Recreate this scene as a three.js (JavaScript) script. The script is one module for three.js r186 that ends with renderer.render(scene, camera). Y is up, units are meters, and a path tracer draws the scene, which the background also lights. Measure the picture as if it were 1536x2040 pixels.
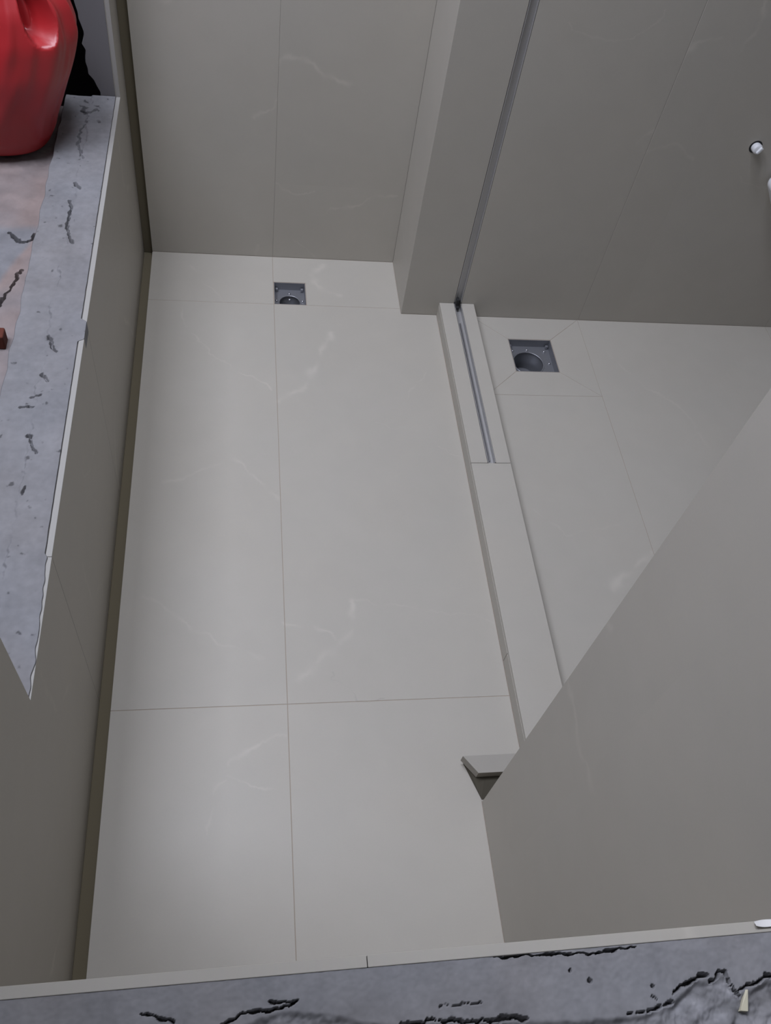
import * as THREE from 'three';
import { mergeGeometries } from 'three/addons/utils/BufferGeometryUtils.js';
import { RoundedBoxGeometry } from 'three/addons/geometries/RoundedBoxGeometry.js';
import { ConvexGeometry } from 'three/addons/geometries/ConvexGeometry.js';
import { ImprovedNoise } from 'three/addons/math/ImprovedNoise.js';
import { RectAreaLightUniformsLib } from 'three/addons/lights/RectAreaLightUniformsLib.js';

// ---------------------------------------------------------------- camera, sky, lights, exposure
RectAreaLightUniformsLib.init();
const scene = new THREE.Scene();
const camera = new THREE.PerspectiveCamera(61.25, 1536 / 2040, 0.02, 60);
camera.position.set(0, 1.65, 0);
{
  const r = new THREE.Vector3(0.98662, 0.13095, 0.09711), d = new THREE.Vector3(-0.00229, -0.58449, 0.81140), f = new THREE.Vector3(0.16302, -0.80076, -0.57637);
  camera.quaternion.setFromRotationMatrix(new THREE.Matrix4().makeBasis(r, d.negate(), f.negate()));
}
scene.background = new THREE.Color(0.20, 0.21, 0.235);               // even overcast daylight outside the front opening
const renderer = new THREE.WebGLRenderer();
renderer.toneMapping = THREE.LinearToneMapping;
renderer.toneMappingExposure = 0.60;
renderer.shadowMap.enabled = true;
const BATH_LAMP = { x: -0.10, z: -1.36, size: 0.6, power: 51 };
const SIDE_LAMP = { x: -1.05, z: -1.15, size: 1.0, power: 28 };
const LAMP_COLOR = new THREE.Color(0.925, 0.967, 1.125);

// ---------------------------------------------------------------- helpers
const taken = {};
function numbered(n) { if (taken[n] === undefined) { taken[n] = 0; return n; } return n + '_' + String(++taken[n]).padStart(3, '0'); }
function sh(o) { o.castShadow = true; o.receiveShadow = true; return o; }
function structure(name, label) { const g = new THREE.Group(); g.name = name; g.userData = { kind: 'structure', label, category: name.split('_')[0] }; scene.add(g); return g; }
function thing(name, label, category, pos = [0, 0, 0], group) {
  const g = new THREE.Group(); g.name = numbered(name); g.position.set(...pos);
  g.userData = { label, category }; if (group) g.userData.group = group; scene.add(g); return g;
}
function part(name, geo, mat, parent, label) { const m = sh(new THREE.Mesh(geo, mat)); m.name = name; if (label) m.userData.label = label; parent.add(m); return m; }
let seed = 7; const rnd = () => { seed = (seed * 16807) % 2147483647; return seed / 2147483647; };
const P = new ImprovedNoise();
function fbm(x, y, z, o) { let s = 0, a = 0.5; for (let i = 0; i < o; i++) { s += a * P.noise(x, y, z + i * 3.1); x *= 2.03; y *= 2.03; a *= 0.5; } return s; }
const sst = (a, b, x) => { const t = Math.min(1, Math.max(0, (x - a) / (b - a))); return t * t * (3 - 2 * t); };
function segDist(px, py, pts) {
  let best = 1e9;
  for (let i = 0; i + 1 < pts.length; i++) {
    const [ax, ay] = pts[i], [bx, by] = pts[i + 1], dx = bx - ax, dy = by - ay;
    const t = Math.min(1, Math.max(0, ((px - ax) * dx + (py - ay) * dy) / (dx * dx + dy * dy)));
    best = Math.min(best, Math.hypot(px - ax - t * dx, py - ay - t * dy));
  }
  return best;
}

// ---------------------------------------------------------------- textures: stone print of the porcelain tiles
const SPAN = 2.048;                                                 // metres covered by one texture
function stampVein(buf, n, pts, width, strength, ox, oz) {           // wandering vein with a soft, broken edge
  const mm = n / SPAN;
  for (let i = 0; i + 1 < pts.length; i++) {
    const [ax, ay] = pts[i], [bx, by] = pts[i + 1], len = Math.hypot(bx - ax, by - ay), steps = Math.ceil(len * mm * 1.2);
    for (let s = 0; s <= steps; s++) {
      const t = s / steps; let x = ax + (bx - ax) * t, y = ay + (by - ay) * t;
      const wx = 0.03 * fbm(x * 16, y * 16, 5, 4), wy = 0.03 * fbm(x * 16, y * 16, 25, 4); x += wx; y += wy;
      const w = width * (0.35 + 1.3 * Math.abs(P.noise(x * 30, y * 30, 9))), st = 1.05 * strength * Math.max(0, 0.55 + 1.1 * P.noise(x * 22, y * 22, 2));
      const r = Math.ceil(w * mm * 2), cx = Math.round((x - ox) * mm), cy = Math.round((y - oz) * mm);
      for (let j = -r; j <= r; j++) for (let k = -r; k <= r; k++) {
        const X = ((cx + k) % n + n) % n, Y = ((cy + j) % n + n) % n;
        const v = st * Math.exp(-((k * k + j * j) / (w * mm * w * mm)) * 1.4), id = Y * n + X;
        if (Math.abs(v) > Math.abs(buf[id])) buf[id] = v;
      }
    }
  }
}
function stoneTexture(n, veins, ox, oz, zz) {
  const vein = new Float32Array(n * n); for (const [pts, w, s] of veins) stampVein(vein, n, pts, w, s, ox, oz);
  const data = new Uint8Array(n * n * 4), k = SPAN / n;
  for (let j = 0; j < n; j++) for (let i = 0; i < n; i++) {
    const x = i * k, y = j * k;
    const cloud = fbm(x * 3.2, y * 3.2, zz, 4), mott = fbm(x * 17, y * 17, zz + 9, 3), grain = P.noise(x * 420, y * 420, zz);
    const v = 1 + 0.045 * cloud + 0.03 * mott + 0.012 * grain + vein[j * n + i];
    const o = (j * n + i) * 4, warm = 0.012 * fbm(x * 5, y * 5, zz + 40, 2);
    const enc = (c) => Math.max(0, Math.min(255, 255 * Math.pow(Math.max(0, c), 1 / 2.2)));
    data[o] = enc(0.436 * (v + warm)); data[o + 1] = enc(0.411 * v); data[o + 2] = enc(0.362 * (v - warm)); data[o + 3] = 255;
  }
  const t = new THREE.DataTexture(data, n, n); t.colorSpace = THREE.SRGBColorSpace; t.wrapS = t.wrapT = THREE.RepeatWrapping; t.magFilter = THREE.LinearFilter; t.minFilter = THREE.LinearMipmapLinearFilter; t.generateMipmaps = true; t.needsUpdate = true;
  return t;
}
const FX = -0.3, FZ = -2.2;                                          // origin of the floor print
const floorVeins = [
  [[[-0.167, -1.888], [-0.130, -1.780], [-0.096, -1.733], [-0.056, -1.678], [-0.019, -1.651], [0.080, -1.582]], 0.005, 0.11],
  [[[0.092, -1.542], [0.139, -1.584], [0.173, -1.621], [0.189, -1.668], [0.227, -1.746], [0.244, -1.796]], 0.014, 0.14],
  [[[-0.178, -1.269], [-0.098, -1.314], [-0.025, -1.347], [0.030, -1.298], [0.053, -1.267], [0.077, -1.229]], 0.007, 0.09],
  [[[0.091, -0.897], [0.145, -0.883], [0.187, -0.868], [0.202, -0.851]], 0.006, 0.12],
  [[[0.097, -0.751], [0.140, -0.784], [0.184, -0.822], [0.219, -0.869], [0.242, -0.949]], 0.013, 0.12],
  [[[0.242, -0.949], [0.302, -0.935], [0.379, -0.921], [0.513, -0.898], [0.546, -0.885]], 0.004, 0.05],
  [[[-0.215, -0.965], [-0.172, -0.946], [-0.151, -0.927], [-0.087, -0.878], [-0.045, -0.853], [0.037, -0.821]], 0.006, 0.07],
  [[[-0.028, -0.585], [-0.004, -0.609], [0.054, -0.641], [0.074, -0.656]], 0.007, 0.10],
  [[[-0.032, -0.566], [0.014, -0.549], [0.052, -0.533], [0.082, -0.524]], 0.004, 0.10],
  [[[-0.032, -0.556], [-0.050, -0.520], [-0.072, -0.471]], 0.004, 0.08],
  [[[-0.145, -2.060], [-0.087, -1.965], [-0.045, -1.915]], 0.004, 0.07],
  [[[0.247, -2.098], [0.200, -2.049], [0.205, -2.005], [0.233, -1.985], [0.282, -1.955]], 0.012, 0.13],
  [[[0.421, -1.546], [0.464, -1.621], [0.495, -1.650]], 0.004, 0.07],
  [[[0.340, -1.466], [0.404, -1.450]], 0.004, 0.08], [[[0.488, -1.392], [0.536, -1.360]], 0.004, 0.08],
  [[[0.851, -0.970], [0.900, -1.010], [0.933, -1.038], [0.982, -1.073]], 0.014, 0.13],
  [[[0.185, -0.788], [0.186, -0.765], [0.210, -0.736], [0.240, -0.718], [0.281, -0.717]], 0.0018, -0.12],
  [[[1.05, -1.75], [1.12, -1.62], [1.2, -1.55], [1.24, -1.4]], 0.006, 0.06], [[[0.70, -1.2], [0.78, -1.12], [0.9, -1.15]], 0.004, 0.05],
];
const wallVeins = [];
for (let i = 0; i < 26; i++) {
  let x = rnd() * SPAN, y = rnd() * SPAN, a = rnd() * 6.28; const pts = [[x, y]];
  for (let j = 0; j < 4; j++) { a += (rnd() - 0.5) * 1.4; x += 0.06 * Math.cos(a); y += 0.06 * Math.sin(a); pts.push([x, y]); }
  wallVeins.push([pts, 0.003 + 0.008 * rnd(), 0.06 + 0.09 * rnd()]);
}
const texFloor = stoneTexture(2048, floorVeins, FX, FZ, 1.3), texWall = stoneTexture(1536, wallVeins, 0, 0, 17.7);
const tileMat = (map) => new THREE.MeshPhysicalMaterial({ map, roughness: 0.5, specularIntensity: 0.6 });
const M = {
  biscuit: new THREE.MeshStandardMaterial({ color: new THREE.Color(0.31, 0.30, 0.28), roughness: 0.8 }),
  floorTile: tileMat(texFloor), wallTile: tileMat(texWall),
  grout: new THREE.MeshStandardMaterial({ color: new THREE.Color(0.35, 0.295, 0.24), roughness: 0.95 }),
  wallGrout: new THREE.MeshStandardMaterial({ color: new THREE.Color(0.37, 0.35, 0.315), roughness: 0.95 }),
  joint: new THREE.MeshStandardMaterial({ color: new THREE.Color(0.15, 0.128, 0.082), roughness: 0.95 }),
  plaster: new THREE.MeshStandardMaterial({ color: new THREE.Color(0.36, 0.36, 0.36), roughness: 0.9 }),
  concrete: new THREE.MeshStandardMaterial({ color: new THREE.Color(0.15, 0.145, 0.15), roughness: 0.95 }),
  rough: new THREE.MeshStandardMaterial({ vertexColors: true, roughness: 0.97 }),
  steel: new THREE.MeshStandardMaterial({ color: new THREE.Color(0.46, 0.46, 0.48), roughness: 0.38, metalness: 0.9 }),
  aluminium: new THREE.MeshStandardMaterial({ color: new THREE.Color(0.50, 0.495, 0.49), roughness: 0.45, metalness: 0.6 }),
  drainGrey: new THREE.MeshStandardMaterial({ color: new THREE.Color(0.27, 0.275, 0.295), roughness: 0.4, metalness: 0.6 }),
  black: new THREE.MeshStandardMaterial({ color: new THREE.Color(0.012, 0.012, 0.013), roughness: 0.7 }),
  white: new THREE.MeshStandardMaterial({ color: new THREE.Color(0.72, 0.73, 0.75), roughness: 0.4 }),
  crumb: new THREE.MeshStandardMaterial({ color: new THREE.Color(0.62, 0.60, 0.55), roughness: 0.95 }),
  cream: new THREE.MeshStandardMaterial({ color: new THREE.Color(0.60, 0.56, 0.42), roughness: 0.8 }),
  brick: new THREE.MeshStandardMaterial({ color: new THREE.Color(0.10, 0.025, 0.014), roughness: 0.95 }),
  shadeLump: new THREE.MeshStandardMaterial({ color: new THREE.Color(0.07, 0.062, 0.045), roughness: 0.97 }),  // near-black tone that paints the shade beneath the tile offcut
};

// ---------------------------------------------------------------- tile and box geometry in metres, with uv in metres
const G = 0.0006, BV = 0.0004, TH = 0.009;                            // half joint, edge bevel, thickness
function setUV(geo, plane, ou, ov) {
  const p = geo.attributes.position, uv = new Float32Array(p.count * 2);
  for (let i = 0; i < p.count; i++) {
    const x = p.getX(i), y = p.getY(i), z = p.getZ(i);
    const [u, v] = plane === 'floor' ? [x, z] : plane === 'back' ? [x, y] : [z, y];
    uv[2 * i] = (u - ou) / SPAN; uv[2 * i + 1] = (v - ov) / SPAN;
  }
  geo.setAttribute('uv', new THREE.BufferAttribute(uv, 2)); return geo;
}
const rect = (a, b, c, d) => [[a, c], [b, c], [b, d], [a, d]];         // u0,u1,v0,v1
function slab(poly, plane, face, th = TH, gap = G, ou, ov, holes = []) {
  // plane 'floor': (x,z), top at y=face; 'back': (x,y), front at z=face; 'east': (z,y), facing +x at x=face; 'west': (z,y) facing -x at x=face
  const conv = plane === 'floor' ? ([u, v]) => [u, -v] : plane === 'east' ? ([u, v]) => [-u, v] : ([u, v]) => [u, v];
  let q = poly.map(conv); if (THREE.ShapeUtils.area(q.map((a) => new THREE.Vector2(...a))) < 0) q = q.reverse();
  const s = new THREE.Shape(q.map((a) => new THREE.Vector2(...a)));
  for (const h of holes) { let hq = h.map(conv); s.holes.push(new THREE.Path(hq.map((a) => new THREE.Vector2(...a)))); }
  const g = new THREE.ExtrudeGeometry(s, { depth: th - 2 * BV, bevelEnabled: true, bevelSize: BV, bevelThickness: BV, bevelOffset: -BV - gap, bevelSegments: 1 });
  g.translate(0, 0, -th + BV);
  if (plane === 'floor') { g.rotateX(-Math.PI / 2); g.translate(0, face, 0); }
  else if (plane === 'back') g.translate(0, 0, face);
  else if (plane === 'east') { g.rotateY(Math.PI / 2); g.translate(face, 0, 0); }
  else { g.rotateY(-Math.PI / 2); g.translate(face, 0, 0); }
  return setUV(g, plane === 'east' || plane === 'west' ? 'side' : plane, ou ?? (plane === 'floor' ? FX : 0), ov ?? (plane === 'floor' ? FZ : 0));
}
function box(x0, x1, y0, y1, z0, z1) { const g = new THREE.BoxGeometry(x1 - x0, y1 - y0, z1 - z0); g.translate((x0 + x1) / 2, (y0 + y1) / 2, (z0 + z1) / 2); return g; }
const cutTile = [M.wallTile, M.biscuit];                                // glazed face, unglazed cut edge
const wallTile = (parent, poly, plane, face, mat = M.wallTile) => part('tile', slab(poly, plane, face, TH, mat === M.wallTile ? G : 0.0002, rnd() * 2, rnd() * 2), mat, parent);

// ---------------------------------------------------------------- room shell
const XL = -0.281, XF = -0.256, ZB = -2.118, XS = 0.450, ZR = -1.889, XN = 0.4575, ZN = -0.494, XR = 2.0, YC = 3.1;
const K0 = 0.554, K1 = 0.656, ZFW = -0.111, SILL = 0.9, LSILL = 0.512;
const D1 = [0.0894, 0.1807, -2.006, -1.911], D2 = [0.752, 0.8796, -1.799, -1.669];    // drain openings x0,x1,z0,z1

{ // floor: subfloor, grout bed with drain openings, each porcelain tile
  const f = structure('floor', 'pale stone porcelain tile floor of the unfinished shower room');
  const sub = [box(-0.45, XR + 0.1, -0.2, -0.14, -2.3, 0.09)];
  part('subfloor', mergeGeometries(sub), M.concrete, f);
  part('open_joint', box(-0.30, XF - 0.001, -0.14, -0.022, -2.15, 0.0), M.joint, f, 'dark open joint along the left wall');
  const hole = ([a, b, c, d]) => rect(a + 0.001, b - 0.001, c + 0.001, d - 0.001);
  part('grout_bed', slab([[XF + 0.001, ZB - 0.02], [XS + 0.006, ZB - 0.02], [XS + 0.006, ZR - 0.005], [XR, ZR - 0.005], [XR, -0.1], [XF + 0.001, -0.1]], 'floor', -0.0006, 0.139, 0, 0, 0, [hole(D1), hole(D2)]), M.grout, f);
  const t = (poly) => part('tile', slab(poly, 'floor', 0), M.floorTile, f);
  const JX = 0.0885, JZ1 = -1.9105, JZ2 = -0.7104;
  t(rect(XF, JX, ZB, JZ1)); t(rect(XF, JX, JZ1, JZ2)); t(rect(XF, JX, JZ2, -0.105));
  t([[JX, ZB], [XS, ZB], [XS, JZ1], [D1[1], JZ1], [D1[1], D1[2]], [JX, D1[2]]]);
  t([[JX, JZ1], [XS, JZ1], [XS, ZR], [K0, ZR], [K0, JZ2], [JX, JZ2]]);
  t([[JX, JZ2], [K0, JZ2], [K0, ZN], [XN, ZN], [XN, -0.105], [JX, -0.105]]);
  // shower side: four mitred tiles around the drain, then the field
  const O = [K1, 0.982, ZR, -1.579];
  t([[O[0], O[2]], [O[1], O[2]], [D2[1], D2[2]], [D2[0], D2[2]]]);
  t([[O[1], O[2]], [O[1], O[3]], [D2[1], D2[3]], [D2[1], D2[2]]]);
  t([[O[1], O[3]], [O[0], O[3]], [D2[0], D2[3]], [D2[1], D2[3]]]);
  t([[O[0], O[3]], [O[0], O[2]], [D2[0], D2[2]], [D2[0], D2[3]]]);
  t(rect(K1, O[1], O[3], -0.42)); t(rect(K1, O[1], -0.42, -0.105));
  t(rect(O[1], 1.592, ZR, -0.69)); t(rect(O[1], 1.592, -0.69, -0.105));
  t(rect(1.592, XR, ZR, -0.69)); t(rect(1.592, XR, -0.69, -0.105));
}
{ // back wall with its step
  const w = structure('wall_back', 'large grey beige tiles of the back wall with its projecting right half');
  part('wall_core', box(XL - 0.02, XS + 0.1, -0.14, YC, ZB - 0.13, ZB - 0.03), M.concrete, w);
  part('wall_core', box(XS + 0.012, XR + 0.1, -0.14, YC, ZR - 0.3, ZR - 0.03), M.concrete, w);
  part('open_joint', box(XL - 0.02, XF - 0.001, -0.02, YC, ZB - 0.0301, ZB - 0.022), M.joint, w, 'dark open joint in the left corner');
  part('grout_bed', box(XF + 0.001, XS + 0.02, -0.1, YC, ZB - 0.03, ZB - 0.0006), M.wallGrout, w);
  part('grout_bed', box(XS + 0.0006, XS + 0.012, -0.1, YC, ZB, ZR - 0.002), M.wallGrout, w);
  part('grout_bed', box(XS + 0.002, 0.597, -0.1, YC, ZR - 0.03, ZR - 0.0006), M.wallGrout, w);
  part('grout_bed', box(0.619, XR, -0.1, YC, ZR - 0.03, ZR - 0.0006), M.wallGrout, w);
  for (const [a, b] of [[0, 1.2], [1.2, YC]]) {
    wallTile(w, rect(XF, 0.0895, a, b), 'back', ZB); wallTile(w, rect(0.0895, XS, a, b), 'back', ZB);
    wallTile(w, rect(ZB, ZR - 0.0076, a, b), 'west', XS);
    wallTile(w, rect(XS - 0.0006, 0.5975, a, b), 'back', ZR); wallTile(w, rect(0.6185, 0.985, a, b), 'back', ZR);
    wallTile(w, rect(0.985, 1.592, a, b), 'back', ZR); wallTile(w, rect(1.592, XR, a, b), 'back', ZR);
  }
}
const OZ0 = -2.02, OZ1 = -0.51;                                       // side opening in the left wall
{ // left wall: low parapet with open top, full height at both ends
  const w = structure('wall_left', 'tiled left wall with a low unplastered opening');
  const XC = -0.402;
  part('wall_core', box(XC, XL - 0.0115, -0.14, LSILL - 0.012, OZ0, OZ1), M.concrete, w);
  { // broken jamb: jagged outer edge next to the cavity
    const pts = [[XL - 0.0115, -0.14], [XL - 0.0115, YC]]; for (let i = 0; i <= 240; i++) { const y = YC - 0.001 - i * (YC + 0.138) / 240; pts.push([-0.346 + 0.012 * P.noise(y * 9, 3, 1) + 0.016 * fbm(y * 34, 5, 1, 3) + 0.016 * sst(0.57, 0.53, y), y]); }
    const g = new THREE.ExtrudeGeometry(new THREE.Shape(pts.map((a) => new THREE.Vector2(...a))), { depth: OZ0 - ZB + 0.13, bevelEnabled: false }); g.translate(0, 0, ZB - 0.13);
    part('wall_core', g, M.concrete, w);
  }
  part('wall_core', box(XC, XL - 0.0115, -0.14, YC, OZ1, 0.09), M.concrete, w);
  part('wall_core', box(XC, XL - 0.0115, 2.8, YC, OZ0, OZ1), M.concrete, w);
  part('grout_bed', mergeGeometries([box(XL - 0.0115, XL - 0.0006, -0.03, LSILL - 0.003, ZB - 0.02, -0.1), box(XL - 0.0115, XL - 0.0006, LSILL - 0.003, YC, ZB - 0.02, OZ0 - 0.002), box(XL - 0.0115, XL - 0.0006, LSILL - 0.003, YC, OZ1 + 0.002, -0.1)]), M.wallGrout, w);
  wallTile(w, [[ZB - 0.012, -0.018], [-1.245, -0.018], [-1.245, LSILL], [OZ0, LSILL], [OZ0, 1.2], [ZB - 0.012, 1.2]], 'east', XL, cutTile);
  wallTile(w, rect(-1.245, -0.738, -0.018, LSILL + 0.001), 'east', XL, cutTile);
  wallTile(w, [[-0.738, -0.018], [ZFW, -0.018], [ZFW, 1.2], [OZ1, 1.2], [OZ1, LSILL], [-0.738, LSILL]], 'east', XL, cutTile);
  wallTile(w, rect(ZB - 0.012, OZ0, 1.2, 2.8), 'east', XL); wallTile(w, rect(OZ1, ZFW, 1.2, 2.8), 'east', XL);
  wallTile(w, rect(ZB - 0.012, ZFW, 2.8, YC), 'east', XL);
}
{ // nib wall beside the camera
  const w = structure('wall_nib', 'grey beige tiled nib wall rising at the lower right');
  part('wall_core', box(XN + 0.01, K1, -0.0005, YC, ZN + 0.01, -0.09), M.concrete, w);
  part('grout_bed', mergeGeometries([box(XN + 0.0006, XN + 0.01, 0.0005, YC, ZN + 0.002, -0.1), box(XN + 0.0006, K1, 0.0005, YC, ZN + 0.0006, ZN + 0.01)]), M.wallGrout, w);
  for (const [a, b] of [[0.0005, 1.2], [1.2, YC]]) { wallTile(w, rect(ZN, ZFW, a, b), 'west', XN); part('tile', slab(rect(XN + 0.009, K1, a, b), 'back', ZN + TH, TH, G, 0.3, 0.4), M.wallTile, w); }
}
{ // front wall under and around the opening the picture looks through
  const w = structure('wall_front', 'front wall with a rough cement sill over a tile edge');
  part('wall_core', box(XL - 0.0115, XR + 0.1, -0.14, SILL - 0.014, -0.1, 0.09), M.concrete, w);
  part('wall_core', box(K1, XR + 0.1, SILL - 0.014, YC, -0.1, 0.09), M.plaster, w);
  part('wall_core', box(XN + 0.01, K1, SILL - 0.014, YC, -0.09, 0.09), M.plaster, w);
  part('wall_core', box(XL - 0.0115, XN + 0.01, 2.2, YC, -0.1, 0.09), M.plaster, w);
  const t = (a, b) => part('tile', slab(rect(a, b, 0.001, SILL), 'back', 0, TH, 0.0004, 0.2, 0.9).rotateY(Math.PI).translate(a + b, 0, ZFW), M.wallTile, w);
  t(XL + 0.0005, 0.0955); t(0.0955, XN - 0.0005);
}
{ // right end and ceiling
  const w = structure('wall_right', 'plain end wall of the shower');
  part('wall_core', box(XR, XR + 0.1, -0.14, YC, ZR - 0.03, -0.1), M.plaster, w);
  const c = structure('ceiling', 'plain white ceiling over the shower room');
  part('ceiling_slab', box(-1.9, XR + 0.1, YC, YC + 0.1, -2.9, 0.09), M.plaster, c);
}

// ---------------------------------------------------------------- rough cement and masonry surfaces
function field(name, nx, nz, xof, zof, hfn, cfn, skirt, parent, mat = M.rough) {
  const pos = [], col = [], idx = [], W = nx + 1;
  for (let j = 0; j <= nz; j++) for (let i = 0; i <= nx; i++) {
    const z = zof(j / nz), x = xof(i / nx, z), y = hfn(x, z), c = cfn(x, z);
    pos.push(x, y, z); col.push(...c);
  }
  for (let j = 0; j < nz; j++) for (let i = 0; i < nx; i++) { const a = j * W + i; idx.push(a, a + W, a + 1, a + 1, a + W, a + W + 1); }
  const rim = []; for (let i = 0; i < nx; i++) rim.push(i); for (let j = 0; j < nz; j++) rim.push(j * W + nx); for (let i = nx; i > 0; i--) rim.push(nz * W + i); for (let j = nz; j > 0; j--) rim.push(j * W);
  const b = pos.length / 3; rim.forEach((r) => { pos.push(pos[3 * r], skirt, pos[3 * r + 2]); col.push(col[3 * r], col[3 * r + 1], col[3 * r + 2]); });
  for (let k = 0; k < rim.length; k++) { const k2 = (k + 1) % rim.length; idx.push(rim[k], rim[k2], b + k, rim[k2], b + k2, b + k); }
  const g = new THREE.BufferGeometry(); g.setAttribute('position', new THREE.Float32BufferAttribute(pos, 3)); g.setAttribute('color', new THREE.Float32BufferAttribute(col, 3)); g.setIndex(idx); g.computeVertexNormals();
  return part(name, g, mat, parent);
}
const cementColour = (k = 1) => (x, z) => {
  const a = 1 + 0.3 * fbm(x * 14, z * 14, 3, 3) + 0.2 * fbm(x * 80, z * 80, 8, 3);
  const w = 0.05 * fbm(x * 7, z * 7, 31, 2); return [0.170 * k * (a + w), 0.168 * k * a, 0.177 * k * (a - w)];
};
const sideCracks = [
  [[[-0.348, -1.902], [-0.356, -1.871], [-0.355, -1.812], [-0.340, -1.765]], 0.0035, 0.004], [[[-0.348, -1.673], [-0.341, -1.661], [-0.332, -1.653]], 0.004, 0.007],
  [[[-0.352, -1.611], [-0.343, -1.587], [-0.349, -1.545], [-0.340, -1.497], [-0.329, -1.474]], 0.0035, 0.007], [[[-0.342, -1.207], [-0.333, -1.184], [-0.325, -1.169]], 0.0035, 0.007],
  [[[-0.355, -1.062], [-0.339, -1.066]], 0.003, 0.005], [[[-0.365, -1.036], [-0.347, -1.037]], 0.003, 0.005], [[[-0.345, -0.978], [-0.336, -0.951], [-0.329, -0.938]], 0.003, 0.006],
  [[[-0.337, -0.869], [-0.339, -0.854]], 0.003, 0.005], [[[-0.343, -1.115], [-0.337, -1.104], [-0.331, -1.098]], 0.003, 0.005], [[[-0.33, -1.96], [-0.345, -1.945], [-0.36, -1.95]], 0.004, 0.006], [[[-0.322, -1.915], [-0.318, -1.905]], 0.004, 0.005],
];
{
  const s = structure('trim_1', 'rough grey cement top of the low left wall');
  const xe = (z) => {
    let x = -0.2912 + 0.0006 * P.noise(z * 40, 1, 1);
    x += 0.0104 * sst(-1.258, -1.248, z) * (1 - sst(-1.205, -1.196, z));
    x += sst(-0.745, -0.735, z) * (0.004 + 0.004 * sst(-0.735, -0.6, z) + 0.0035 * P.noise(z * 45, 4, 1));
    return Math.min(x, XL + 0.0004);
  };
  const hf = (x, z) => {
    let y = 0.5135 + 0.004 * fbm(x * 10, z * 6, 12, 2) * sst(0, 0.03, XL - x) + 0.0008 * fbm(x * 90, z * 90, 5, 2);
    const ridge = -0.343 + 0.013 * P.noise(z * 9, 2, 3) + 0.012 * fbm(x * 50, z * 50, 7, 4); y -= 0.0045 * Math.max(0.15, 0.55 + 1.3 * P.noise(z * 17, 3, 8)) * sst(ridge + 0.0012, ridge - 0.0025, x);
    for (const [p, w, d] of sideCracks) { const q = segDist(x + 0.008 * fbm(x * 70, z * 70, 6, 4), z + 0.008 * fbm(x * 70, z * 70, 16, 4), p), ww = 0.75 * w * (0.6 + 1.2 * Math.abs(P.noise(x * 60, z * 60, 3))); if (q < ww) y -= 1.6 * d * (1 - (q / ww) ** 4); }
    return y;
  };
  field('cement_top', 100, 1100, (u, z) => { const e = xe(z); return -0.403 + 0.004 * P.noise(z * 20, 9, 0) * (1 - u) + u * (e + 0.403); }, (v) => OZ0 + 0.001 + v * (OZ1 - OZ0 - 0.002), hf, (x, z) => { const [a, b, c] = cementColour(1.12)(x, z), d = 1 - 0.6 * sst(0.32, 0.44, fbm(x * 60, z * 60, 61, 4) + 0.42 * Math.exp(-(((x + 0.352) / 0.02) ** 2) - (((z + 1.965) / 0.03) ** 2))); return [a * d, b * d, c * d * 0.98]; }, 0.49, s);
}
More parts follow.
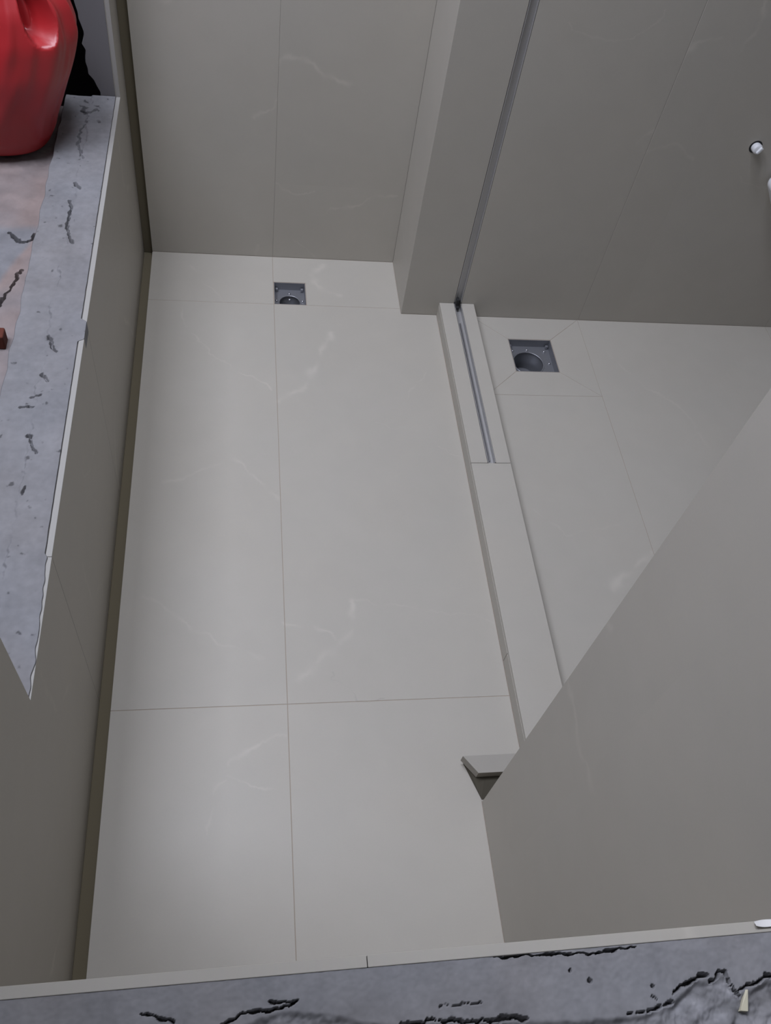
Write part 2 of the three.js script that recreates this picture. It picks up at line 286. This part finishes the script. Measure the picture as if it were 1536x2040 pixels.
{
  const s = structure('trim_2', 'rough blue grey cement sill with cracks along the bottom edge of the view');
  const cracks = [
    [[[-0.075, -0.086], [-0.064, -0.082], [-0.051, -0.077]], 0.0022, 0.006], [[[-0.017, -0.072], [-0.002, -0.078], [0.013, -0.079], [0.028, -0.080], [0.041, -0.083]], 0.0024, 0.008], [[[0.020, -0.085], [0.041, -0.083]], 0.0016, 0.006],
    [[[0.198, -0.1015], [0.225, -0.1008], [0.258, -0.099], [0.284, -0.098], [0.317, -0.100]], 0.0018, 0.007], [[[0.118, -0.062], [0.145, -0.062], [0.180, -0.059], [0.216, -0.057]], 0.0020, 0.007],
    [[[0.298, -0.053], [0.319, -0.054], [0.337, -0.058]], 0.0020, 0.007], [[[0.341, -0.065], [0.354, -0.071], [0.373, -0.075]], 0.0030, 0.009], [[[0.375, -0.070], [0.382, -0.0735], [0.388, -0.077], [0.390, -0.068], [0.396, -0.058]], 0.0024, 0.009], [[[0.398, -0.062], [0.410, -0.067], [0.428, -0.070], [0.452, -0.073]], 0.0026, 0.009],
    [[[0.258, -0.089], [0.2585, -0.087]], 0.0018, 0.005], [[[0.272, -0.080], [0.274, -0.079]], 0.0018, 0.005], [[[0.324, -0.071], [0.325, -0.070]], 0.0018, 0.005], [[[0.320, -0.064], [0.323, -0.062]], 0.0018, 0.005], [[[0.150, -0.071], [0.182, -0.071]], 0.001, 0.003],
  ];
  const low = [[-0.3, -0.040], [-0.06, -0.074], [-0.017, -0.070], [0.041, -0.079], [0.10, -0.064], [0.216, -0.055], [0.30, -0.052], [0.337, -0.057], [0.36, -0.072], [0.388, -0.074], [0.394, -0.058], [0.43, -0.070], [0.47, -0.074]];
  const lowZ = (x) => { for (let i = 0; i + 1 < low.length; i++) if (x <= low[i + 1][0]) { const t = (x - low[i][0]) / (low[i + 1][0] - low[i][0]); return low[i][1] + t * (low[i + 1][1] - low[i][1]); } return -0.07; };
  const hf = (x, z) => {
    let y = SILL - 0.0012 + 0.0016 * fbm(x * 22, z * 22, 2, 2) * sst(-0.101, -0.094, z) + 0.0003 * P.noise(x * 260, z * 260, 1);
    const b = lowZ(x) + 0.004 * fbm(x * 60, z * 60, 4, 3), r = sst(b, b + 0.006, z); y -= r * (0.004 + 0.008 * fbm(x * 60, z * 60, 44, 4));
    for (const [p, w, d] of cracks) { const q = segDist(x + 0.004 * fbm(x * 110, z * 110, 6, 4), z + 0.0045 * fbm(x * 110, z * 110, 16, 4), p), ww = w * (0.22 + 2.4 * Math.abs(fbm(x * 75, z * 75, 3, 2))); if (q < ww) y -= 1.3 * d * (1 - (q / ww) ** 4); }
    return y;
  };
  const c = cementColour(1.35);
  field('cement_top', 800, 170, (u) => XL + 0.0005 + u * (XN - XL - 0.001), (v) => -0.1018 + 0.19 * Math.pow(v, 1.7), hf, (x, z) => { const [r, g, b] = c(x * 1.6, z * 1.6), n = sst(lowZ(x), lowZ(x) + 0.01, z) * 1.3 * fbm(x * 45, z * 45, 77, 4); return [r * (1 + n), g * (1 + n), b * (0.98 + n)]; }, SILL - 0.02, s);
}
{ // the raised masonry ledge outside the left opening
  const s = structure('trim_3', 'dusty pinkish masonry ledge outside the low left wall');
  const y0 = 0.492;
  const crk = [[[[-0.459, -1.530], [-0.447, -1.510], [-0.431, -1.498], [-0.416, -1.507], [-0.410, -1.524]], 0.005, 0.02], [[[-0.420, -1.41], [-0.435, -1.352], [-0.450, -1.30]], 0.005, 0.02]];
  field('masonry_top', 320, 700, (u) => -1.0 + 0.5975 * (1 - Math.pow(1 - u, 1.9)), (v) => -2.0 + v * 1.5, (x, z) => {
    let y = y0 + 0.012 * fbm(x * 9, z * 9, 21, 3) + 0.003 * fbm(x * 60, z * 60, 8, 2);
    for (const [p, w, d] of crk) { const q = segDist(x + 0.012 * fbm(x * 60, z * 60, 2, 4), z + 0.012 * fbm(x * 60, z * 60, 12, 4), p), ww = 0.85 * w * (0.35 + 1.6 * Math.abs(P.noise(x * 40, z * 40, 4))); if (q < ww) y -= 1.8 * d * (1 - (q / ww) ** 4); }
    return y;
  }, (x, z) => {
    const k = 1 + 0.4 * fbm(x * 20, z * 20, 5, 4); const slab1 = sst(-0.425, -0.44, x + 0.3 * (z + 1.45)) * sst(-1.56, -1.53, z) * (1 - sst(-1.36, -1.33, z));
    const p = Math.min(1, Math.max(0, 0.75 + 1.2 * fbm(x * 6, z * 6, 55, 3))) * (1 - slab1);
    return [(0.18 + 0.045 * p) * k, (0.18 - 0.002 * p) * k, (0.19 - 0.025 * p) * k];
  }, 0.3, s);
  part('masonry_body', box(-1.9, -0.4035, -0.2, 0.44, -2.0, -0.5), M.concrete, s);
}
{ // side room shell beyond the opening
  const w = structure('wall_far', 'broken masonry wall behind the red bag with a dark cavity');
  part('wall_core', box(-1.9, -0.62, -0.2, YC, -2.75, OZ0), M.concrete, w);
  part('wall_core', box(-1.9, -0.348, -0.2, YC, -2.9, -2.75), M.concrete, w);
  part('wall_core', box(-0.62, -0.348, 0.88, YC, -2.75, OZ0), M.concrete, w);
  part('wall_core', box(-0.348, -0.25, -0.2, YC, -2.9, ZB - 0.13), M.concrete, w);
  const e = structure('wall_side', 'bare outer wall of the side room');
  part('wall_core', box(-2.0, -1.9, -0.2, YC + 0.1, -2.9, 0.09), M.concrete, e);
  const g = structure('ground', 'bare concrete ground outside the front wall'); g.userData.category = 'ground';
  part('ground_slab', box(-6, 6, -0.3, -0.2, -2.9, 8), M.concrete, g);
}

// ---------------------------------------------------------------- lamps
function panelLamp({ x, z, size, power }, label) {
  const l = thing('ceiling_panel_lamp', label, 'lamp', [x, YC, z]);
  part('lamp_frame', new RoundedBoxGeometry(size + 0.04, 0.03, size + 0.04, 2, 0.006).translate(0, -0.0152, 0), M.white, l);
  part('diffuser', new RoundedBoxGeometry(size, 0.006, size, 2, 0.002).translate(0, -0.0305, 0), new THREE.MeshStandardMaterial({ color: 0xffffff, emissive: LAMP_COLOR, emissiveIntensity: 1.2 }), l);
  const a = new THREE.RectAreaLight(LAMP_COLOR, power, size, size); a.position.set(0, -0.036, 0); a.rotation.x = -Math.PI / 2; a.castShadow = true; a.name = 'lamp_light'; l.add(a);
}
panelLamp(BATH_LAMP, 'square white panel lamp on the ceiling above the tiled floor');
panelLamp(SIDE_LAMP, 'square white panel lamp on the ceiling above the red bag');

// ---------------------------------------------------------------- kerb with its inset channel
const KH = 0.046;
{
  const k = thing('shower_kerb', 'low pale tiled kerb dividing the floor from the shower', 'kerb', [0.605, 0, -1.19]);
  const L = (g) => g.translate(-0.605, 0, 1.19);
  part('kerb_core', L(mergeGeometries([box(K0 + 0.008, 0.5965, 0.0005, KH - 0.005, ZR + 0.001, ZN), box(0.6185, K1 - 0.008, 0.0005, KH - 0.005, ZR + 0.001, ZN), box(0.5965, 0.6185, 0.0005, KH - 0.022, ZR + 0.001, ZN), box(0.5965, 0.6185, KH - 0.022, KH - 0.005, -1.303, ZN)])), M.grout, k);
  const kt = (x0, x1, z0, z1) => part('top_tile', L(slab(rect(x0, x1, z0, z1), 'floor', KH)), M.floorTile, k);
  kt(K0, 0.5972, ZR, -1.303); kt(0.6178, K1, ZR, -1.303); kt(K0, K1, -1.303, ZN);
  part('side_tile', L(slab(rect(ZR, -0.79, 0.0008, KH - 0.0085), 'west', K0)), M.floorTile, k); part('side_tile', L(slab(rect(-0.79, ZN, 0.0008, KH - 0.0085), 'west', K0)), M.floorTile, k);
  part('side_tile', L(slab(rect(ZR, ZN, 0.0008, KH - 0.0085), 'east', K1)), M.floorTile, k);
}
function uProfile(len, w = 0.0198, h = 0.016, t = 0.0015) {           // U section in x,y (open to +y), extruded along +z
  const s = new THREE.Shape([[-w / 2, -h], [w / 2, -h], [w / 2, 0], [w / 2 - t, 0], [w / 2 - t, -h + t], [-w / 2 + t, -h + t], [-w / 2 + t, 0], [-w / 2, 0]].map((a) => new THREE.Vector2(...a)));
  return new THREE.ExtrudeGeometry(s, { depth: len, bevelEnabled: true, bevelSize: 0.0002, bevelThickness: 0.0002, bevelOffset: -0.0002, bevelSegments: 1 });
}
{
  const c = thing('metal_channel', 'grey metal channel let into the top of the shower kerb', 'channel', [0.6075, KH + 0.0003, ZR + 0.002], 'glass screen channels');
  part('profile', uProfile(0.582), M.aluminium, c);
  part('gasket', new RoundedBoxGeometry(0.0035, 0.005, 0.50, 1, 0.001).translate(-0.001, -0.0118, 0.32), M.steel, c, 'bright strip in the channel bottom');
  const v = thing('metal_channel', 'tall grey metal channel let into the tiled back wall', 'channel', [0.608, KH + 0.003, ZR + 0.0003], 'glass screen channels');
  part('profile', uProfile(YC - KH - 0.01, 0.0198, 0.012).rotateX(Math.PI / 2).translate(0, YC - KH - 0.01, 0), M.aluminium, v);
  const r = thing('rubber_plug', 'small black rubber plug where the two metal channels meet', 'plug', [0.604, KH - 0.004, ZR + 0.006]);
  part('plug_body', new RoundedBoxGeometry(0.009, 0.026, 0.014, 2, 0.002).translate(0, 0.013, 0), M.black, r); part('plug_foot', new RoundedBoxGeometry(0.011, 0.008, 0.02, 2, 0.002).translate(0, 0.002, 0.006), M.black, r);
}

// ---------------------------------------------------------------- floor drains
function floorDrain([x0, x1, z0, z1], label, cx, cz, R, capR, screws) {
  const mx = (x0 + x1) / 2, mz = (z0 + z1) / 2, d = thing('floor_drain', label, 'drain', [mx, -0.12, mz], 'floor drains');
  const L = (g) => g.translate(-mx, 0.12, -mz), PY = -0.026, t = 0.0015, e = 0.0011;
  part('drain_box', L(mergeGeometries([box(x0 + e, x1 - e, -0.085, -0.0012, z0 + e, z0 + e + t), box(x0 + e, x1 - e, -0.085, -0.0012, z1 - e - t, z1 - e), box(x0 + e, x0 + e + t, -0.085, -0.0012, z0 + e, z1 - e), box(x1 - e - t, x1 - e, -0.085, -0.0012, z0 + e, z1 - e)])), M.drainGrey, d);
  const s = new THREE.Shape(rect(x0 + e + t, x1 - e - t, -(z1 - e - t), -(z0 + e + t)).map((a) => new THREE.Vector2(...a)));
  const h = new THREE.Path(); h.absarc(cx, -cz, R, 0, Math.PI * 2, true); s.holes.push(h);
  const pg = new THREE.ExtrudeGeometry(s, { depth: 0.002, bevelEnabled: false, curveSegments: 32 }); pg.rotateX(-Math.PI / 2); pg.translate(0, PY - 0.002, 0);
  part('drain_plate', L(pg), M.drainGrey, d);
  part('rim_ring', L(new THREE.TorusGeometry(R - 0.0012, 0.0022, 8, 40).rotateX(Math.PI / 2).translate(cx, PY, cz)), M.drainGrey, d);
  part('cup', L(new THREE.LatheGeometry([[R - 0.001, PY - 0.001], [R - 0.002, PY - 0.04], [R - 0.004, PY - 0.108], [0.0001, PY - 0.11]].map((a) => new THREE.Vector2(...a)), 36).translate(cx, 0, cz)), M.drainGrey, d);
  part('trap_cap', L(new THREE.LatheGeometry([[0.0001, PY - 0.045], [capR * 0.8, PY - 0.046], [capR * 0.95, PY - 0.048], [capR, PY - 0.055], [capR, PY - 0.11]].map((a) => new THREE.Vector2(...a)), 32).translate(cx - 0.003, 0, cz + 0.003)), M.drainGrey, d);
  for (const [sx, sz] of screws) part('screw', L(new THREE.LatheGeometry([[0.0001, 0.004], [0.002, 0.0036], [0.0036, 0.0022], [0.004, 0]].map((a) => new THREE.Vector2(...a)), 12).translate(sx, PY, sz)), M.steel, d);
  for (const [sx, sz] of [[x0 + 0.009, z0 + 0.009], [x1 - 0.009, z0 + 0.009]]) part('lug', L(new RoundedBoxGeometry(0.008, 0.01, 0.008, 2, 0.0015).translate(sx, PY + 0.006, sz)), M.drainGrey, d);
  return d;
}
floorDrain(D1, 'small uncovered square floor drain near the left part of the back wall', 0.135, -1.947, 0.032, 0.022, [[0.135, -1.985], [0.172, -1.955], [0.098, -1.955], [0.135, -1.960]]);
floorDrain(D2, 'larger uncovered square floor drain framed by mitred tiles', 0.806, -1.728, 0.046, 0.036, [[0.811, -1.781], [0.768, -1.776], [0.862, -1.776], [0.868, -1.728], [0.862, -1.690]]);
function crumb(name, label, pos, r, mat, group) {
  const pts = []; for (let i = 0; i < 16; i++) { const v = new THREE.Vector3(rnd() - 0.5, rnd() - 0.5, rnd() - 0.5).normalize().multiplyScalar(r * (0.7 + 0.4 * rnd())); v.y = v.y * 0.7 + r * 0.5; pts.push(v); }
  const m = sh(new THREE.Mesh(new ConvexGeometry(pts), mat)); m.name = numbered(name); m.position.set(...pos); m.userData = { label, category: 'debris' }; if (group) m.userData.group = group; scene.add(m);
}
crumb('plaster_crumb', 'white plaster crumb lying inside the small left drain', [0.141, -0.0725, -1.958], 0.010, M.crumb);
crumb('plaster_crumb', 'white plaster crumb lying inside the larger drain of mitred tiles', [0.832, -0.072, -1.722], 0.006, M.crumb);

// ---------------------------------------------------------------- clipped tile offcut at the foot of the nib wall
{
  const o = thing('tile_offcut', 'clipped grey tile offcut over a dark lump added as its shadow at the foot of the nib wall', 'tile', [0.47, 0, -0.55]);
  const y = 0.036, g = slab([[0.424, -0.573], [0.535, -0.573], [0.535, -0.538], [0.450, -0.538]], 'floor', y, 0.024, 0, 0.7, 0.1);
  part('slab', g.translate(-0.47, 0, 0.55), new THREE.MeshPhysicalMaterial({ map: texWall, color: new THREE.Color(0.78, 0.78, 0.78), roughness: 0.6 }), o);
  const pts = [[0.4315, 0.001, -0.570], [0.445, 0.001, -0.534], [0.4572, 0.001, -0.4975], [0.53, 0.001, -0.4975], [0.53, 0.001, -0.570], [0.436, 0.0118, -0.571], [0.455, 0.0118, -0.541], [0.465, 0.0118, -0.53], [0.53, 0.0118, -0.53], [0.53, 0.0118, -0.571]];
  part('shade_lump', new ConvexGeometry(pts.map(([a, b, c]) => new THREE.Vector3(a - 0.47, b, c + 0.55))), M.shadeLump, o, 'dark lump standing in for the shadow under the offcut');  // added lump, its dark colour stands in for shadow below the slab
}

// ---------------------------------------------------------------- fittings on the shower wall
{
  const p = thing('pipe_plug', 'small white plastic plug in the tiled shower wall', 'plug', [1.262, 0.578, ZR]);
  const lathe = (a, n = 24) => new THREE.LatheGeometry(a.map((q) => new THREE.Vector2(...q)), n).rotateX(Math.PI / 2);
  part('collar', lathe([[0.0001, 0.001], [0.0155, 0.001], [0.0165, 0.0005]]), M.black, p, 'dark hole edge');
  part('plug_body', lathe([[0.012, 0.0008], [0.0125, 0.012], [0.0115, 0.016], [0.008, 0.0185], [0.0001, 0.019]]).rotateX(-0.1), M.white, p);
  part('grip', new RoundedBoxGeometry(0.007, 0.018, 0.008, 2, 0.002).rotateZ(-0.5).translate(0.002, 0.002, 0.02), M.white, p);
  const v = thing('shower_valve', 'white plastic fitting at the right edge of the shower wall', 'fitting', [1.369, 0.470, ZR]);
  part('backplate', new RoundedBoxGeometry(0.06, 0.07, 0.008, 3, 0.003).rotateZ(0.6).translate(0.035, -0.012, 0.0045), M.cream, v);
  part('cover', new RoundedBoxGeometry(0.095, 0.05, 0.06, 5, 0.020).rotateZ(-0.95).translate(0.0, 0.01, 0.038), M.white, v);
}

// ---------------------------------------------------------------- red plastic bag
{
  const b = thing('plastic_bag', 'bulging red plastic carrier bag on the masonry ledge', 'bag', [-0.545, 0.497, -1.860]);
  const red = new THREE.MeshPhysicalMaterial({ color: new THREE.Color(0.36, 0.015, 0.019), roughness: 0.38, clearcoat: 0.25, clearcoatRoughness: 0.4, side: THREE.DoubleSide });
  const NT = 220, NV = 130, H = 0.40, pos = [], idx = [];
  const prof = [[0, 0.0], [0.0, 0.70], [0.03, 0.86], [0.10, 0.95], [0.25, 1.0], [0.45, 1.0], [0.62, 0.95], [0.76, 0.80], [0.88, 0.55], [0.95, 0.32], [1.0, 0.24]];
  const at = (s) => { const f = s * (prof.length - 1), i = Math.min(prof.length - 2, Math.floor(f)), t = f - i, e = t; return [prof[i][0] + (prof[i + 1][0] - prof[i][0]) * e, prof[i][1] + (prof[i + 1][1] - prof[i][1]) * e]; };
  for (let j = 0; j <= NV; j++) {
    const a = at(j / NV), a2 = at(Math.min(1, (j + 2) / NV)), a0 = at(Math.max(0, (j - 2) / NV)), h = (a[0] + a2[0] + a0[0]) / 3, r = (a[1] + a2[1] + a0[1]) / 3;
    for (let i = 0; i <= NT; i++) {
      const th = i / NT * Math.PI * 2, c = Math.cos(th), s = Math.sin(th), ci = Math.cos(th), si = Math.sin(th);
      const q = 1 / Math.pow(Math.pow(Math.abs(c), 2.8) + Math.pow(Math.abs(s), 2.8), 1 / 2.8);
      let k = r * q;
      k *= 1 + 0.045 * (0.25 + h) * sst(0, 0.12, h) * Math.sin(th * 11 + 3 * fbm(ci * 2, si * 2, h * 3, 2)) + 0.07 * (h - 0.1) * P.noise(ci * 5, si * 5, h * 1.5) + 0.035 * fbm(ci * 3, si * 3, h * 4, 3) * sst(0, 0.1, h);
      const dent = (t0, h0, wt, wh, d) => { let dt = th - t0; dt = Math.atan2(Math.sin(dt), Math.cos(dt)); const e = (dt / wt) ** 2 + ((h - h0) / wh) ** 2; k -= d * (1 - sst(0.6, 1.1, e)); };
      dent(0.86, 0.77, 0.26, 0.13, 0.42); dent(1.75, 0.74, 0.16, 0.05, 0.15);
      pos.push(0.15 * k * c + 0.085 * sst(0.05, 0.8, h), H * h, 0.118 * k * s + 0.015 * sst(0, 0.5, h));
    }
  }
  for (let j = 0; j < NV; j++) for (let i = 0; i < NT; i++) { const a = j * (NT + 1) + i, d = a + NT + 1; idx.push(a, d, a + 1, a + 1, d, d + 1); }
  const g = new THREE.BufferGeometry(); g.setAttribute('position', new THREE.Float32BufferAttribute(pos, 3)); g.setIndex(idx); g.computeVertexNormals();
  part('bag_body', g, red, b);
  for (const s of [-1, 1]) {
    const cv = new THREE.CatmullRomCurve3([[0.05, 0.39, s * 0.015], [0.00, 0.46, s * 0.04], [0.04, 0.52, s * 0.06], [0.09, 0.51, s * 0.055], [0.11, 0.45, s * 0.035], [0.075, 0.39, s * 0.015]].map((a) => new THREE.Vector3(...a)));
    part('handle', new THREE.TubeGeometry(cv, 40, 0.009, 8), red, b);
  }
}

// ---------------------------------------------------------------- small debris
{
  const m = thing('brick_fragment', 'dark red brick fragment on the masonry ledge at the left edge', 'brick', [-0.440, 0.492, -1.209]);
  part('brick_body', new RoundedBoxGeometry(0.045, 0.03, 0.026, 2, 0.003).translate(0, 0.012, 0), M.brick, m);
  const s = thing('wood_splinter', 'cream wooden splinter lying in the cracked cement sill', 'splinter', [0.3985, 0.889, -0.0535]);
  const sp = new ConvexGeometry([[0.0052, 0.011, -0.008], [0.0035, 0.010, -0.0082], [-0.0062, 0.003, 0.0062], [0.0004, 0.003, 0.0072], [-0.0055, 0.0095, 0.0058], [0.0006, 0.0095, 0.0068], [0.004, 0.008, -0.008]].map((a) => new THREE.Vector3(...a)));
  part('splinter_body', sp, M.cream, s);
  const c = thing('paper_scrap', 'white curled paper scrap on the tile edge at the right', 'paper', [0.437, SILL + 0.0004, -0.1085]);
  const pg = new THREE.PlaneGeometry(0.022, 0.006, 16, 6); const pa = pg.attributes.position;
  for (let i = 0; i < pa.count; i++) { const x = pa.getX(i), y = pa.getY(i); pa.setXYZ(i, x, 0.0006 + 0.0022 * (x / 0.011) ** 2 + 0.0006 * Math.sin(y * 500), y * (1 - (x / 0.013) ** 2 * 0.6)); }
  pg.computeVertexNormals(); part('scrap', pg, new THREE.MeshStandardMaterial({ color: new THREE.Color(0.75, 0.74, 0.72), roughness: 0.8, side: THREE.DoubleSide }), c);
}
renderer.render(scene, camera);
